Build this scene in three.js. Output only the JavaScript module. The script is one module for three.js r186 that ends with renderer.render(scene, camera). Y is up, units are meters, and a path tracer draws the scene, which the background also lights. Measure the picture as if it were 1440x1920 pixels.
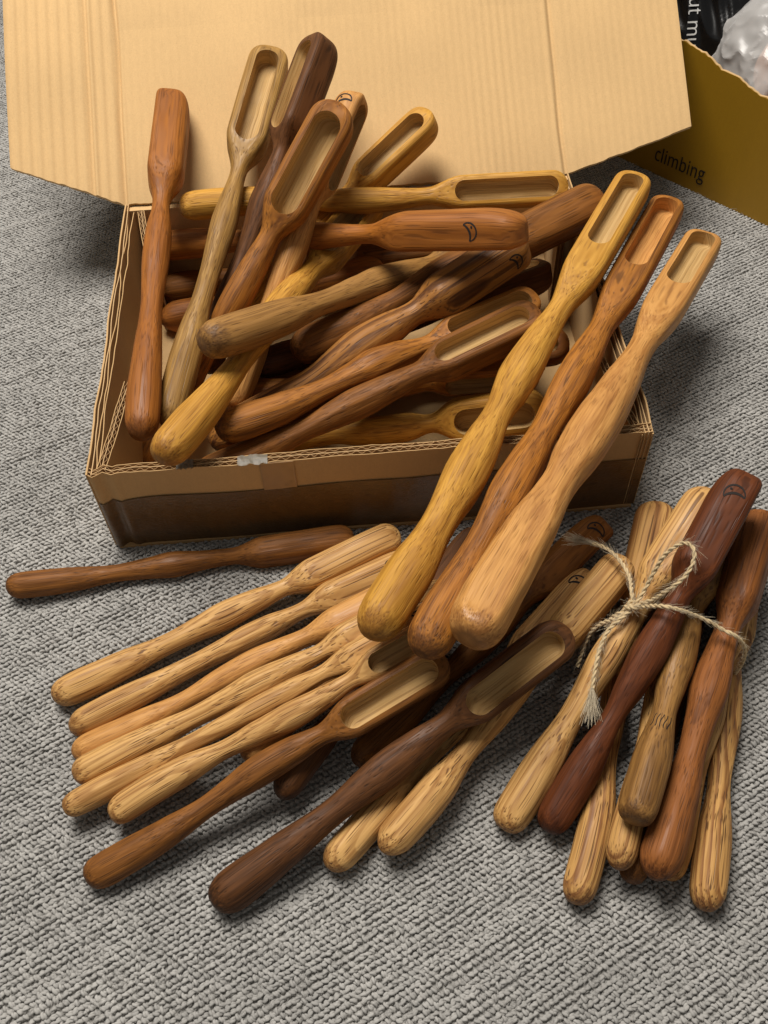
import * as THREE from 'three';
import { mergeGeometries } from 'three/addons/utils/BufferGeometryUtils.js';
import { FontLoader } from 'three/addons/loaders/FontLoader.js';
import { TextGeometry } from 'three/addons/geometries/TextGeometry.js';

// ---------------------------------------------------------------- camera, light, exposure
const scene = new THREE.Scene();
const camera = new THREE.PerspectiveCamera(56.65, 0.75, 0.02, 20);
camera.position.set(0, 0.5922, 0);
camera.up.set(0.0494, 0.6055, -0.7943);
camera.lookAt(0, 0.5922 - 0.7953, -0.6062);
scene.add(camera);
const renderer = new THREE.WebGLRenderer({ antialias: true });
renderer.toneMapping = THREE.LinearToneMapping;
renderer.toneMappingExposure = 0.92;
renderer.shadowMap.enabled = true;
renderer.shadowMap.type = THREE.PCFSoftShadowMap;
scene.background = new THREE.Color().setRGB(0.18, 0.173, 0.161);   // dim light off the walls of the room
const lamp = new THREE.SpotLight(new THREE.Color().setRGB(1, 0.95, 0.88), 23, 0, 0.7, 0.3, 2);   // ceiling lamp beyond the box, to the left
lamp.position.set(-0.42, 2.1, -1.04);
lamp.target.position.set(0.02, 0, -0.5);
lamp.castShadow = true;
lamp.shadow.radius = 28;
lamp.shadow.mapSize.set(2048, 2048);
scene.add(lamp, lamp.target);

// ---------------------------------------------------------------- helpers
let seed = 12345;
const rnd = () => { seed = (seed * 1664525 + 1013904223) >>> 0; return seed / 4294967296; };
const rr = (a, b) => a + (b - a) * rnd();
const clamp = (x, a = 0, b = 1) => Math.min(b, Math.max(a, x));
const mix = (a, b, k) => a + (b - a) * k;
const sstep = (a, b, x) => { const t = clamp((x - a) / (b - a)); return t * t * (3 - 2 * t); };
const HASH = new Float32Array(4096); { let s = 777; for (let i = 0; i < 4096; i++) { s = (s * 1103515245 + 12345) >>> 0; HASH[i] = (s >>> 8) / 8388608 - 1; } }
const h3 = (x, y, z) => HASH[((x * 374761393 + y * 668265263 + z * 2147483647 * 0 + z * 1274126177) >>> 7 ^ (x * 73 + y * 179 + z * 283)) & 4095];
function noise(x, y, z) {
  const xi = Math.floor(x), yi = Math.floor(y), zi = Math.floor(z);
  let u = x - xi, v = y - yi, w = z - zi;
  u = u * u * (3 - 2 * u); v = v * v * (3 - 2 * v); w = w * w * (3 - 2 * w);
  const a = mix(mix(h3(xi, yi, zi), h3(xi + 1, yi, zi), u), mix(h3(xi, yi + 1, zi), h3(xi + 1, yi + 1, zi), u), v);
  const b = mix(mix(h3(xi, yi, zi + 1), h3(xi + 1, yi, zi + 1), u), mix(h3(xi, yi + 1, zi + 1), h3(xi + 1, yi + 1, zi + 1), u), v);
  return mix(a, b, w);
}
const taken = {};
const numbered = (n) => { const k = taken[n] ?? 0; taken[n] = k + 1; return k ? `${n}_${String(k).padStart(3, '0')}` : n; };
function thing(name, label, category, group) {
  const o = new THREE.Group(); o.name = numbered(name); scene.add(o);
  o.userData = { label, category }; if (group) o.userData.group = group;
  return o;
}
function part(name, geo, mat, parent) {
  const m = new THREE.Mesh(geo, mat); m.name = name; m.castShadow = m.receiveShadow = true; parent.add(m); return m;
}
function tex(w, h, fn, srgb) {   // fn(i, j) -> [r, g, b] in 0..255
  const d = new Uint8Array(w * h * 4);
  for (let j = 0; j < h; j++) for (let i = 0; i < w; i++) { const c = fn(i, j), o = (j * w + i) * 4; d[o] = clamp(c[0], 0, 255); d[o + 1] = clamp(c[1], 0, 255); d[o + 2] = clamp(c[2], 0, 255); d[o + 3] = 255; }
  const t = new THREE.DataTexture(d, w, h); t.wrapS = t.wrapT = THREE.RepeatWrapping; t.magFilter = THREE.LinearFilter; t.minFilter = THREE.LinearMipmapLinearFilter; t.generateMipmaps = true;
  if (srgb) t.colorSpace = THREE.SRGBColorSpace; t.needsUpdate = true; return t;
}
function geom(pos, uv, idx) {
  const g = new THREE.BufferGeometry();
  g.setAttribute('position', new THREE.Float32BufferAttribute(pos, 3));
  g.setAttribute('uv', new THREE.Float32BufferAttribute(uv ?? new Float32Array(pos.length / 3 * 2), 2));
  g.setIndex(idx); g.computeVertexNormals(); return g;
}
function curveFn(T, V) {   // smooth curve through control points
  const n = T.length;
  return (t) => {
    if (t <= T[0]) return V[0]; if (t >= T[n - 1]) return V[n - 1];
    let i = 0; while (t > T[i + 1]) i++;
    const k = (t - T[i]) / (T[i + 1] - T[i]), m = (a) => a <= 0 || a >= n - 1 ? 0 : (V[a + 1] - V[a - 1]) / (T[a + 1] - T[a - 1]) * (T[i + 1] - T[i]);
    const k2 = k * k, k3 = k2 * k;
    return (2 * k3 - 3 * k2 + 1) * V[i] + (k3 - 2 * k2 + k) * m(i) + (-2 * k3 + 3 * k2) * V[i + 1] + (k3 - k2) * m(i + 1);
  };
}
// ---------------------------------------------------------------- carpet
const carpet = new THREE.Mesh(new THREE.PlaneGeometry(3.2, 3.2).rotateX(-Math.PI / 2), new THREE.MeshStandardMaterial({ color: new THREE.Color().setRGB(.33, .32, .30), roughness: 1 }));
carpet.name = 'carpet'; carpet.position.set(0, -.0017, -.8); carpet.receiveShadow = true;
carpet.userData = { kind: 'structure', label: 'grey loop pile carpet under everything', category: 'carpet' }; scene.add(carpet);
function tubeAlong(fn, n, radial, radius) {   // fn(q) -> Vector3
  const pos = [], idx = [], P = []; for (let i = 0; i <= n; i++) P.push(fn(i / n));
  let N = new THREE.Vector3(.31, .2, .93);
  for (let i = 0; i <= n; i++) {
    const t = P[Math.min(n, i + 1)].clone().sub(P[Math.max(0, i - 1)]).normalize(); N = N.clone().addScaledVector(t, -N.dot(t)).normalize(); const B = t.clone().cross(N);
    const r = typeof radius === 'function' ? radius(i / n) : radius;
    for (let j = 0; j < radial; j++) { const a = j / radial * Math.PI * 2; const v = P[i].clone().addScaledVector(N, Math.cos(a) * r).addScaledVector(B, Math.sin(a) * r); pos.push(v.x, v.y, v.z); }
    if (i < n) for (let j = 0; j < radial; j++) { const a = i * radial + j, b = i * radial + (j + 1) % radial; idx.push(a, b, a + radial, b, b + radial, a + radial); }
  }
  return geom(pos, null, idx);
}
{
  const strand = (p0, turns) => tubeAlong((q) => {
    const a = Math.PI * (q * 1.1 - .05), tw = p0 + q * turns * Math.PI * 2, c = new THREE.Vector3(-Math.cos(a) * .0013, Math.sin(a) * .0033 - .0027, (q - .5) * .0012);
    const rad = new THREE.Vector3(-Math.cos(a), Math.sin(a), 0);
    return c.addScaledVector(rad, Math.cos(tw) * .00062).add(new THREE.Vector3(0, 0, Math.sin(tw) * .00075));
  }, 9, 6, .00098);
  const loops = [[0, 1.1], [1.2, .9]].map(([p, t]) => mergeGeometries([strand(p, t), strand(p + Math.PI, t)]));
  const mat = new THREE.MeshStandardMaterial({ color: 0xffffff, roughness: 1 });
  const ang = 28 * Math.PI / 180, ux = Math.cos(ang), uz = -Math.sin(ang), vx = Math.sin(ang), vz = Math.cos(ang), rowGap = .0036, step = .0034;
  const spots = [[], []];
  for (let i = -325; i < 325; i++) for (let j = -392; j < 392; j++) {
    const jit = noise(i * .35, j * .05, 3) * .0011;
    const x = (j + .5 * (i & 1)) * step * ux + (i * rowGap + jit) * vx, z = -.62 + (j + .5 * (i & 1)) * step * uz + (i * rowGap + jit) * vz;
    const lim = .30 + .36 * clamp((-z) / 1.1); if (x < -lim - .02 || x > lim + .02 || z > .02 || z < -1.42) continue;
    const bx0 = (x + .2059) * .9993 + (z + .4305) * -.0379, bz0 = (x + .2059) * .0379 + (z + .4305) * .9993; if (bx0 > .015 && bx0 < .385 && bz0 < -.015 && bz0 > -.3) continue;
    spots[rnd() < .5 ? 0 : 1].push([x + rr(-.0004, .0004), z + rr(-.0004, .0004)]);
  }
  const m4 = new THREE.Matrix4(), q = new THREE.Quaternion(), e = new THREE.Euler(), v = new THREE.Vector3(), sc = new THREE.Vector3(), c = new THREE.Color();
  spots.forEach((list, k) => {
    const im = new THREE.InstancedMesh(loops[k], mat, list.length); im.name = numbered('carpet_pile'); im.castShadow = im.receiveShadow = true;
    list.forEach(([x, z], i) => {
      const tall = 1 + .16 * noise(x * 60, z * 60, 7);
      e.set(rr(-.35, .35), ang + rr(-.95, .95), rr(-.35, .35)); q.setFromEuler(e); sc.set(rr(.85, 1.08), tall * rr(.66, .86), rr(.9, 1.12)); v.set(x, 0, z);
      im.setMatrixAt(i, m4.compose(v, q, sc));
      const t = .385 * (1 + .10 * noise(x * 35, z * 35, 1)) * rr(.88, 1.1); c.setRGB(t * 1.0, t * .972, t * .92); im.setColorAt(i, c);
    });
    im.userData = { kind: 'stuff', label: k ? 'grey wool loops of the carpet, twisted the other way' : 'rows of grey twisted wool loops in the carpet', category: 'carpet pile' }; scene.add(im);
  });
  // stray wool hairs standing out of the pile
  const hair = mergeGeometries([0, 1, 2].map((k) => tubeAlong((s) => new THREE.Vector3((s - .5) * .006, .0008 + Math.sin(s * Math.PI) * (.0012 + .0006 * k), Math.sin(s * 5 + k * 2) * .0012 + (k - 1) * .0016), 6, 3, .00004)));
  const im = new THREE.InstancedMesh(hair, new THREE.MeshStandardMaterial({ color: new THREE.Color().setRGB(.5, .48, .45), roughness: 1 }), 16000); im.name = 'carpet_fuzz';
  for (let i = 0; i < 16000; i++) { const z = -1.3 * Math.pow(rnd(), 1.2) + .0, lim = .26 + .36 * clamp(-z / 1.1); e.set(rr(-.4, .4), rr(0, 6.3), rr(-.4, .4)); q.setFromEuler(e); const s = rr(.6, 1.5); im.setMatrixAt(i, m4.compose(v.set(rr(-lim, lim), -.0002, z), q, sc.set(s, s, s))); }
  im.userData = { kind: 'stuff', label: 'stray pale wool hairs standing out of the carpet', category: 'wool hairs' }; scene.add(im);
}

// ---------------------------------------------------------------- cardboard
function kraft(base, contrast, s, size = 512) {
  return tex(size, size, (i, j) => {
    const x = i / size, y = j / size, f = noise(x * 128, y * 30, s) * .35 + noise(x * 255, y * 200, s + 3) * .65, m = noise(x * 3, y * 3, s + 9), sp = noise(x * 255, y * 255, s + 20) > .86 ? -1 : 0;
    const k = 1 + contrast * (f * .6 + m * .5) + sp * contrast * 1.2; return [base[0] * k, base[1] * k, base[2] * k];
  }, true);
}
const kraftBump = tex(512, 512, (i, j) => { const b = 128 + 60 * noise(i * .2, j * .5, 4) + 40 * noise(i * .05, j * .04, 5); return [b, b, b]; });
const cardMat = (base, s, rough = .88) => { const m = new THREE.MeshStandardMaterial({ map: kraft(base, .05, s), bumpMap: kraftBump, bumpScale: .00006, roughness: rough }); m.map.repeat.set(6, 6); m.bumpMap.repeat.set(6, 6); return m; };
const kraftLight = cardMat([202, 167, 117], 1), kraftDark = cardMat([190, 155, 107], 30), kraftEdge = cardMat([196, 163, 118], 60), fluteMat = cardMat([168, 132, 90], 80);
const tapeMat = new THREE.MeshPhysicalMaterial({ map: kraft([104, 77, 44], .12, 100), roughness: .28, bumpMap: kraftBump, bumpScale: .0004 });
const clearTape = new THREE.MeshPhysicalMaterial({ color: 0xb0a894, roughness: .5, transmission: .75, thickness: 0 });
const BOX = { x: -.20586, z: -.43049, yaw: .03792, W: .4, D: .31732, H: .08556 };

// a standing strip between two plan curves, with a top and ends
function strip(path, n, y0, y1, o0, o1) {   // path(s) -> [x, z, nx, nz]; o0, o1(s): offsets along the normal
  const pos = [], uv = [], idx = []; let len = 0, last = null;
  const put = (x, y, z, u, v) => { pos.push(x, y, z); uv.push(u, v); return pos.length / 3 - 1; };
  const rows = [];
  for (let i = 0; i <= n; i++) {
    const s = i / n, [x, z, nx, nz] = path(s), a = o0(s), b = o1(s), top = y1(s), bot = typeof y0 === 'function' ? y0(s) : y0; if (last) len += Math.hypot(x - last[0], z - last[1]); last = [x, z];
    const A = [x + nx * a, z + nz * a], B = [x + nx * b, z + nz * b];
    rows.push([put(A[0], bot, A[1], len, bot), put(A[0], top, A[1], len, top), put(A[0], top, A[1], len, top), put(B[0], top, B[1], len, top + .001), put(B[0], top, B[1], len, top), put(B[0], bot, B[1], len, bot)]);
  }
  for (let i = 0; i < n; i++) for (const k of [0, 2, 4]) { const a = rows[i][k], b = rows[i][k + 1], c = rows[i + 1][k], d = rows[i + 1][k + 1]; idx.push(a, c, b, b, c, d); }
  for (const r of [rows[0], rows[n]]) idx.push(r[0], r[1], r[5], r[1], r[4], r[5]);
  return geom(pos, uv, idx);
}
const straight = (x0, z0, x1, z1, wob = 0, ph = 0) => { const l = Math.hypot(x1 - x0, z1 - z0), nx = -(z1 - z0) / l, nz = (x1 - x0) / l; return (s) => { const w = wob * noise(s * l * 30 + ph, ph, 0); return [mix(x0, x1, s) + nx * w, mix(z0, z1, s) + nz * w, nx, nz]; }; };
function board(name, parent, path, len, y0, yTop, o, ph = 0, mats = [kraftDark, kraftDark]) {   // double-wall corrugated board: three liners, two flutings
  const ragged = (amp, k) => (s) => yTop(s) + amp * noise(s * len * 160, ph + k, 1) + amp * .8 * noise(s * len * 40, ph + k, 2), n = Math.ceil(len * 300);
  const sg = Math.sign(o[2] - o[0]), th = .00055 * sg, [a, b, c] = o, g = part(name, strip(path, n, y0, ragged(.0005, 0), () => a, () => a + th), mats[0], parent);
  const wv = (s) => .0003 * noise(s * len * 90, ph, 8);
  part('liner', strip(path, n, y0, ragged(.0005, 3), (s) => b + wv(s), (s) => b + wv(s) + th), kraftEdge, g);
  part('liner', strip(path, n, y0, ragged(.0006, 6), () => c - th, () => c), mats[1], g);
  for (const [lo, hi, k, pitch] of [[a + th, b, 0, .0066], [b + th, c - th, 1, .0078]]) {
    const mid = (lo + hi) / 2, am = Math.abs(hi - lo) / 2 - .0007, f = (s) => mid + wv(s) + am * clamp(1.25 * Math.sin(s * len / pitch * Math.PI * 2 + ph + 1.3 * noise(s * len * 40, ph, k)), -1, 1);
    part('fluting', strip(path, Math.ceil(len / pitch * 12), y0, ragged(.0004, 9 + k), (s) => f(s) - .0002, (s) => f(s) + .0002), fluteMat, g);
  }
  return g;
}
{
  const { W, D, H } = BOX;
  const box = thing('cardboard_box', 'open brown cardboard box with raised lid, filled with wooden scoops', 'box');
  box.position.set(BOX.x, 0, BOX.z); box.rotation.y = BOX.yaw;
  const corner = (s) => .0022 * Math.sin(clamp(s / .05) * 9) * (1 - sstep(.02, .07, s));
  // front: outside at z = 0, thickness towards -z
  const fp = straight(0, 0, W, 0, .0007, 2);
  board('front_wall', box, (s) => { const p = fp(s); p[1] += corner(s) - .0012 * sstep(.9, 1, s); return p; }, W, .003, (s) => H - .001 * s, [-.0004, -.0042, -.0082], 1);
  // left wall: liners splayed apart, flutes run along it
  const lw = straight(.0, 0, .0, -D, .0009, 7), lw2 = straight(.0, 0, .0, -D, .0016, 17);
  const left = part('left_wall', strip(lw, 60, .003, (s) => H + .001 + .0006 * noise(s * 30, 1, 1), () => -.0012, () => .0001), kraftDark, box);
  for (const [o, k, d] of [[.0016, 0, 0], [.0032, 1, .001], [.0056, 2, .003]])
    part('liner', strip(k === 1 ? lw2 : lw, 60, .003, (s) => H - d + .0012 * noise(s * 24, k * 3, 4), (s) => o + .0007 * noise(s * 8, k, 6), (s) => o + .0007 + .0007 * noise(s * 8, k, 6)), k ? kraftDark : kraftEdge, left);
  const rw = straight(W, 0, W, -D, .0011, 27);
  const right = part('right_wall', strip(rw, 60, .003, (s) => H + .0006 * noise(s * 30, 5, 1) - .002 * sstep(.08, 0, s), () => 0, () => .0012), kraftDark, box);
  for (const [o, k, d] of [[.0024, 0, 0], [.0046, 1, .001], [.0072, 2, .002]])
    part('liner', strip(rw, 60, .003, (s) => H - d + .0012 * noise(s * 24, k * 3 + 20, 4), (s) => -o - .0007 + .0007 * noise(s * 8, k + 9, 6), (s) => -o + .0007 * noise(s * 8, k + 9, 6)), k ? kraftDark : kraftEdge, right);
  part('back_wall', strip(straight(0, -D, W, -D), 20, .003, () => H - .002, () => 0, () => .006), kraftLight, box);
  // tucked side tabs
  board('side_tab', box, straight(.0085, -.006, .0195, -.096, .0008, 40), .091, .004, (s) => H - .001 - .004 * s, [.0035, 0, -.0035], 5);
  board('side_tab', box, straight(.0125, -.309, .024, -.244, .0006, 44), .066, .004, (s) => H - .001 - .003 * s, [.003, 0, -.003], 9);
  board('side_tab', box, straight(.3885, -.009, .379, -.09, .0008, 48), .082, .004, (s) => H - .002 - .003 * s, [.0035, 0, -.0035], 13);
  board('side_tab', box, straight(.3875, -.307, .381, -.235, .0008, 52), .073, .004, (s) => H - .002 - .003 * s, [.003, 0, -.003], 17);
  // bottom panel, a little proud of the front
  const bp = new THREE.BoxGeometry(W - .004, .003, D).translate(W / 2, .0015, -D / 2 + .0018); part('bottom_panel', bp, kraftDark, box);
  // brown packing tape over the lower front and round the corners
  const fpt = (s) => { const p = fp(s); p[1] += corner(s) - .0012 * sstep(.9, 1, s); return p; };
  part('packing_tape', strip(fpt, 160, .0031, (s) => .0565 + .0015 * noise(s * 9, 3, 3) + .0012 * s, () => .0003, (s) => .0007 + .0003 * noise(s * 40, 2, 2)), tapeMat, box);
  part('packing_tape', strip((s) => { const p = fpt(mix(.30, .36, s)); return p; }, 20, .056, () => H - .0005, () => .0003, () => .0006), new THREE.MeshPhysicalMaterial({ map: kraft([166, 130, 86], .08, 120), roughness: .3 }), box);
  for (const [a, b, k] of [[.155, .185, 0], [.262, .315, 1]]) {   // scraps of clear tape stuck over the top edge
    const pos = [], idx = [], n = 14, m = 5; for (let i = 0; i <= n; i++) for (let j = 0; j <= m; j++) { const s = mix(a, b, i / n), p = fpt(s), w = j / m; pos.push(p[0], H + .0009 - .0006 * Math.abs(w * 2 - 1) + .0007 * noise(i * .7, j * .9, k * 7) - .001 * s + .0002, p[1] + .0005 - w * .0085 + .0008 * noise(i * .5, k, j)); if (i < n && j < m) { const q = i * (m + 1) + j; idx.push(q, q + m + 1, q + 1, q + 1, q + m + 1, q + m + 2); } }
    part('tape_scrap', geom(pos, null, idx), clearTape, box);
  }
  // lid
  const el = 32 * Math.PI / 180, ly = Math.sin(el), lz = -Math.cos(el), ny = Math.cos(el), nz = Math.sin(el), LM = .33;
  const l0 = (x) => x < 0 ? -x * .385 : x > W ? (x - W) * .28 : .0005;
  const aL = .10, aR = .07;
  const height = (x, l) => {
    let h = 0; const dx = x < 0 ? -x : x > W ? x - W : 0;
    const groove = (c, w, d) => { const q = (x - c) / w; return -d * Math.exp(-q * q); };
    h += groove(-.001 + .001 * noise(l * 25, 1, 1),   .0020, .0028) - groove(.0035 + .0012 * noise(l * 18, 2, 1), .0018, .0006) + groove(-.0275, .0020, .0022) - groove(-.0245, .002, .0008);
    h += groove(.3985 + .001 * noise(l * 22, 3, 1), .0020, .0022) - groove(.3945 + .001 * noise(l * 20, 4, 1), .0018, .0006) + groove(.403, .0016, .0004);
    const fl = x < -.002 ? .00055 : x > W ? .00014 : .00024 * (.6 + .6 * noise(x * 40, l * 3, 5)), pitch = x < 0 ? .0094 : .0074;
    const sw = Math.sin(x / pitch * Math.PI * 2 + .6 * noise(x * 30, l * 4, 2)); h += fl * (x < 0 ? Math.sign(sw) * Math.pow(Math.abs(sw), .6) : sw);
    h += .0012 * noise(x * 11, l * 9, 9) + .0003 * noise(x * 45, l * 20, 3);
    return h;
  };
  const P = (x, l, drop) => {
    const dx = x < 0 ? -x : x > W ? x - W : 0, al = x < 0 ? aL : aR; let X = x, h = (drop ? -.0042 : height(x, l));
    if (dx) { X = x < 0 ? -dx * Math.cos(al) : W + dx * Math.cos(al); h += dx * Math.sin(al); }
    return [X, H + l * ly + h * ny, -D + l * lz + h * nz];
  };
  const panel = (xa, xb) => {
    const n = Math.ceil((xb - xa) / .0011), m = 24, pos = [], uv = [], idx = [];
    for (const drop of [0, 1]) {
      const base = pos.length / 3;
      for (let i = 0; i <= n; i++) for (let j = 0; j <= m; j++) {
        const x = mix(xa, xb, i / n), lo = l0(x) + .0006 * noise(x * 150, 3, 3), l = mix(lo, LM, Math.pow(j / m, 1.3)); pos.push(...P(x, l, drop)); uv.push(x, l);
        if (i < n && j < m) { const q = base + i * (m + 1) + j; drop ? idx.push(q, q + 1, q + m + 1, q + 1, q + m + 2, q + m + 1) : idx.push(q, q + m + 1, q + 1, q + 1, q + m + 1, q + m + 2); }
      }
    }
    const edge = (f, cnt) => { const base = pos.length / 3; for (let i = 0; i <= cnt; i++) { const [x, l] = f(i / cnt); pos.push(...P(x, l, 0), ...P(x, l, 1)); uv.push(x, l, x, l + .004); if (i < cnt) { const q = base + i * 2; idx.push(q, q + 1, q + 2, q + 1, q + 3, q + 2); } } };
    edge((s) => { const x = mix(xa, xb, s); return [x, l0(x) + .0006 * noise(x * 150, 3, 3)]; }, n); edge((s) => [mix(xa, xb, s), LM], n);
    edge((s) => [xa, mix(l0(xa), LM, s)], m); edge((s) => [xb, mix(l0(xb), LM, s)], m);
    return geom(pos, uv, idx);
  };
  const lid = part('lid', panel(0, W), kraftLight, box);
  part('side_flap', panel(-.0995, 0), kraftLight, lid); part('side_flap', panel(W, .5155), kraftLight, lid);
}
// ---------------------------------------------------------------- wood
const PROFILES = {
  n: [[0, .09, .19, .31, .40, .48, .56, .64, .72, .8], [.94, 1, .92, .635, .78, .92, .80, .60, .70, .8]],
  c: [[0, .07, .12, .185, .275, .34, .412, .46, .514, .57, .64, .75], [.95, 1, .93, .74, .95, .88, .70, .82, .90, .8, .62, .75]],
  d: [[0, .06, .15, .22, .287, .36, .43, .53, .63, .75], [.97, 1, .98, .84, .68, .86, .96, .80, .58, .75]],
};
const KINDS = {   // sRGB: ground, late wood, pores; ring spacing (m), strengths
  oak: { a: [206, 161, 98], b: [150, 104, 54], p: [88, 55, 26], sp: .0042, ring: .55, fib: .34, pore: 1, mott: .2 },
  amber: { a: [202, 150, 62], b: [150, 100, 32], p: [94, 58, 18], sp: .009, ring: .25, fib: .38, pore: .75, mott: .3 },
  tan: { a: [202, 148, 82], b: [152, 100, 48], p: [96, 60, 26], sp: .007, ring: .3, fib: .34, pore: .6, mott: .25 },
  chestnut: { a: [168, 108, 40], b: [108, 63, 20], p: [58, 33, 10], sp: .008, ring: .38, fib: .42, pore: .8, mott: .4 },
  orange: { a: [166, 102, 38], b: [116, 65, 20], p: [66, 36, 11], sp: .009, ring: .25, fib: .36, pore: .6, mott: .35 },
  brown: { a: [138, 88, 38], b: [90, 53, 19], p: [48, 27, 9], sp: .008, ring: .35, fib: .4, pore: .7, mott: .35 },
  dark: { a: [102, 64, 34], b: [60, 35, 16], p: [30, 17, 7], sp: .009, ring: .3, fib: .42, pore: .7, mott: .3 },
  red: { a: [102, 54, 26], b: [62, 29, 12], p: [36, 16, 6], sp: .009, ring: .28, fib: .4, pore: .6, mott: .3 },
  olive: { a: [172, 132, 70], b: [116, 82, 36], p: [70, 46, 18], sp: .008, ring: .3, fib: .42, pore: .8, mott: .4 },
  streak: { a: [156, 104, 46], b: [78, 46, 24], p: [54, 31, 15], sp: .0075, ring: .85, fib: .4, pore: .8, mott: .3 },
  zebra: { a: [194, 148, 86], b: [128, 84, 44], p: [70, 43, 20], sp: .0046, ring: .85, fib: .36, pore: 1, mott: .2 },
  umber: { a: [154, 112, 58], b: [100, 67, 30], p: [62, 38, 16], sp: .008, ring: .32, fib: .42, pore: .8, mott: .4 },
  rust: { a: [138, 84, 40], b: [88, 49, 20], p: [48, 25, 10], sp: .008, ring: .4, fib: .42, pore: .7, mott: .35 },
  raw: { a: [194, 160, 106], b: [156, 120, 70], p: [116, 84, 46], sp: .006, ring: .3, fib: .4, pore: .6, mott: .3 },
};
const roughCache = {};   // one gloss map for each shape, shared by all kinds
const TW = 768, TV = 400, woodCache = {};
function wood(kind, variant, shape) {
  const key = kind + variant + shape; if (woodCache[key]) return woodCache[key];
  const K = KINDS[kind], prof = curveFn(...PROFILES[shape]), L = shape !== 'n' ? .48 : .28, R = shape !== 'n' ? .017 : .0125;
  const o = variant * 7.31 + kind.length * 3.7 + kind.charCodeAt(0) * 1.13, pa = o * 2.4, pd = .018 + .03 * ((o * .37) % 1);
  const py = Math.cos(pa) * pd, pz = Math.sin(pa) * pd, tilt = .05 * Math.sin(o * 5), tilt2 = .05 * Math.cos(o * 3);
  const col = new Float32Array(TW * TV * 3), bump = new Float32Array(TW * TV), rgh = new Float32Array(TW * TV);
  for (let j = 0; j < TV; j++) for (let i = 0; i < TW; i++) {
    const u = i / TW, ph = j / TV * Math.PI * 2, x = u * L + o, te = shape === 'n' ? .053 : .045, r = R * mix(prof(Math.min(u, .72)), 1.05, sstep(.63, .76, u)) * Math.pow(1 - Math.pow(clamp((te - u) / te), 2.3), 1 / 2.3) * Math.sqrt(1 - .4 * Math.pow(clamp((u - .955) / .045), 2.2));
    const y = r * Math.cos(ph), z = r * Math.sin(ph);
    const w1 = noise(x * 9, y * 40 + o, z * 40) * .0022, w2 = noise(x * 9 + 40, y * 40, z * 40 + o) * .0022;
    const wv = noise(x * 45, o, 1.5) * .0005;
    const d = Math.hypot(y - py + w1 + wv + tilt * u * L, z - pz + w2 + tilt2 * u * L);
    const ring = d / K.sp + .3 * noise(x * 14, y * 130, z * 130), fr = ring - Math.floor(ring);
    const late = sstep(.25, .92, fr) * (1 - sstep(.93, 1, fr)), early = 1 - sstep(.0, .4, fr);
    const yy = y + w1, zz = z + w2;
    const fib = .45 * noise(x * 8, yy * 620, zz * 620) + .3 * noise(x * 20, yy * 1300, zz * 1300) + .5 * noise(x * 70, yy * 1500, zz * 1500);
    const mott = noise(x * 16, y * 110, z * 110) * .65 + noise(x * 70, y * 260, z * 260) * .35, broad = noise(x * 7, y * 24 + 3, z * 24);
    const open = kind === 'oak' || kind === 'zebra' || kind === 'streak' || kind === 'raw', pn = open ? noise(x * 15 + 9, yy * 1750, zz * 1750 + 5) : noise(x * 58 + 9, yy * 2000, zz * 2000 + 5), pw = open ? mix(.45, 1, early) : .66;
    const pore = sstep(.3, .75, pn * (.55 + .6 * pw)) * K.pore * (open ? .9 : .75);
    const end = (1 - sstep(0.004, .032, u + .016 * noise(ph * 2, o, x * 60) + .01 * noise(y * 900, z * 900, o)));
    let k = clamp(.28 + K.ring * (late - .35) + K.fib * 1.35 * fib + K.mott * (mott * .6 + broad * .7) + .45 * end);
    const pk = clamp(pore * .8 + end * .34 * (pn > 0 ? 1 : .45)), q = (j * TW + i);
    for (let c = 0; c < 3; c++) col[q * 3 + c] = mix(mix(K.a[c], K.b[c], k), K.p[c], pk);
    rgh[q] = 150 - 55 * fib + 60 * mott + 45 * broad + 60 * pore;
    bump[q] = 150 + 38 * fib - 95 * pore - 18 * late + 20 * mott;
  }
  return woodCache[key] = {
    map: tex(TW, TV, (i, j) => { const q = (j * TW + i) * 3; return [col[q], col[q + 1], col[q + 2]]; }, true),
    rough: roughCache[shape] ??= tex(TW, TV, (i, j) => { const b = rgh[j * TW + i]; return [b, b, b]; }),
    bump: tex(TW, TV, (i, j) => { const b = bump[j * TW + i]; return [b, b, b]; }),
  };
}
const matCache = {};
function woodMat(kind, variant, shape, rough = .53, tint = 1) {
  const key = [kind, variant, shape, rough, tint].join(); if (matCache[key]) return matCache[key];
  const w = wood(kind, variant, shape);
  const m = new THREE.MeshPhysicalMaterial({ map: w.map, bumpMap: w.bump, bumpScale: .0007, roughnessMap: w.rough, roughness: rough * 1.7, specularIntensity: kind === 'dark' || kind === 'brown' || kind === 'red' || kind === 'rust' ? .45 : .65 });
  m.color.setRGB(tint, tint, tint); return matCache[key] = m;
}
const burnMat = new THREE.MeshStandardMaterial({ color: 0x1c110b, roughness: .8 });

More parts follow.
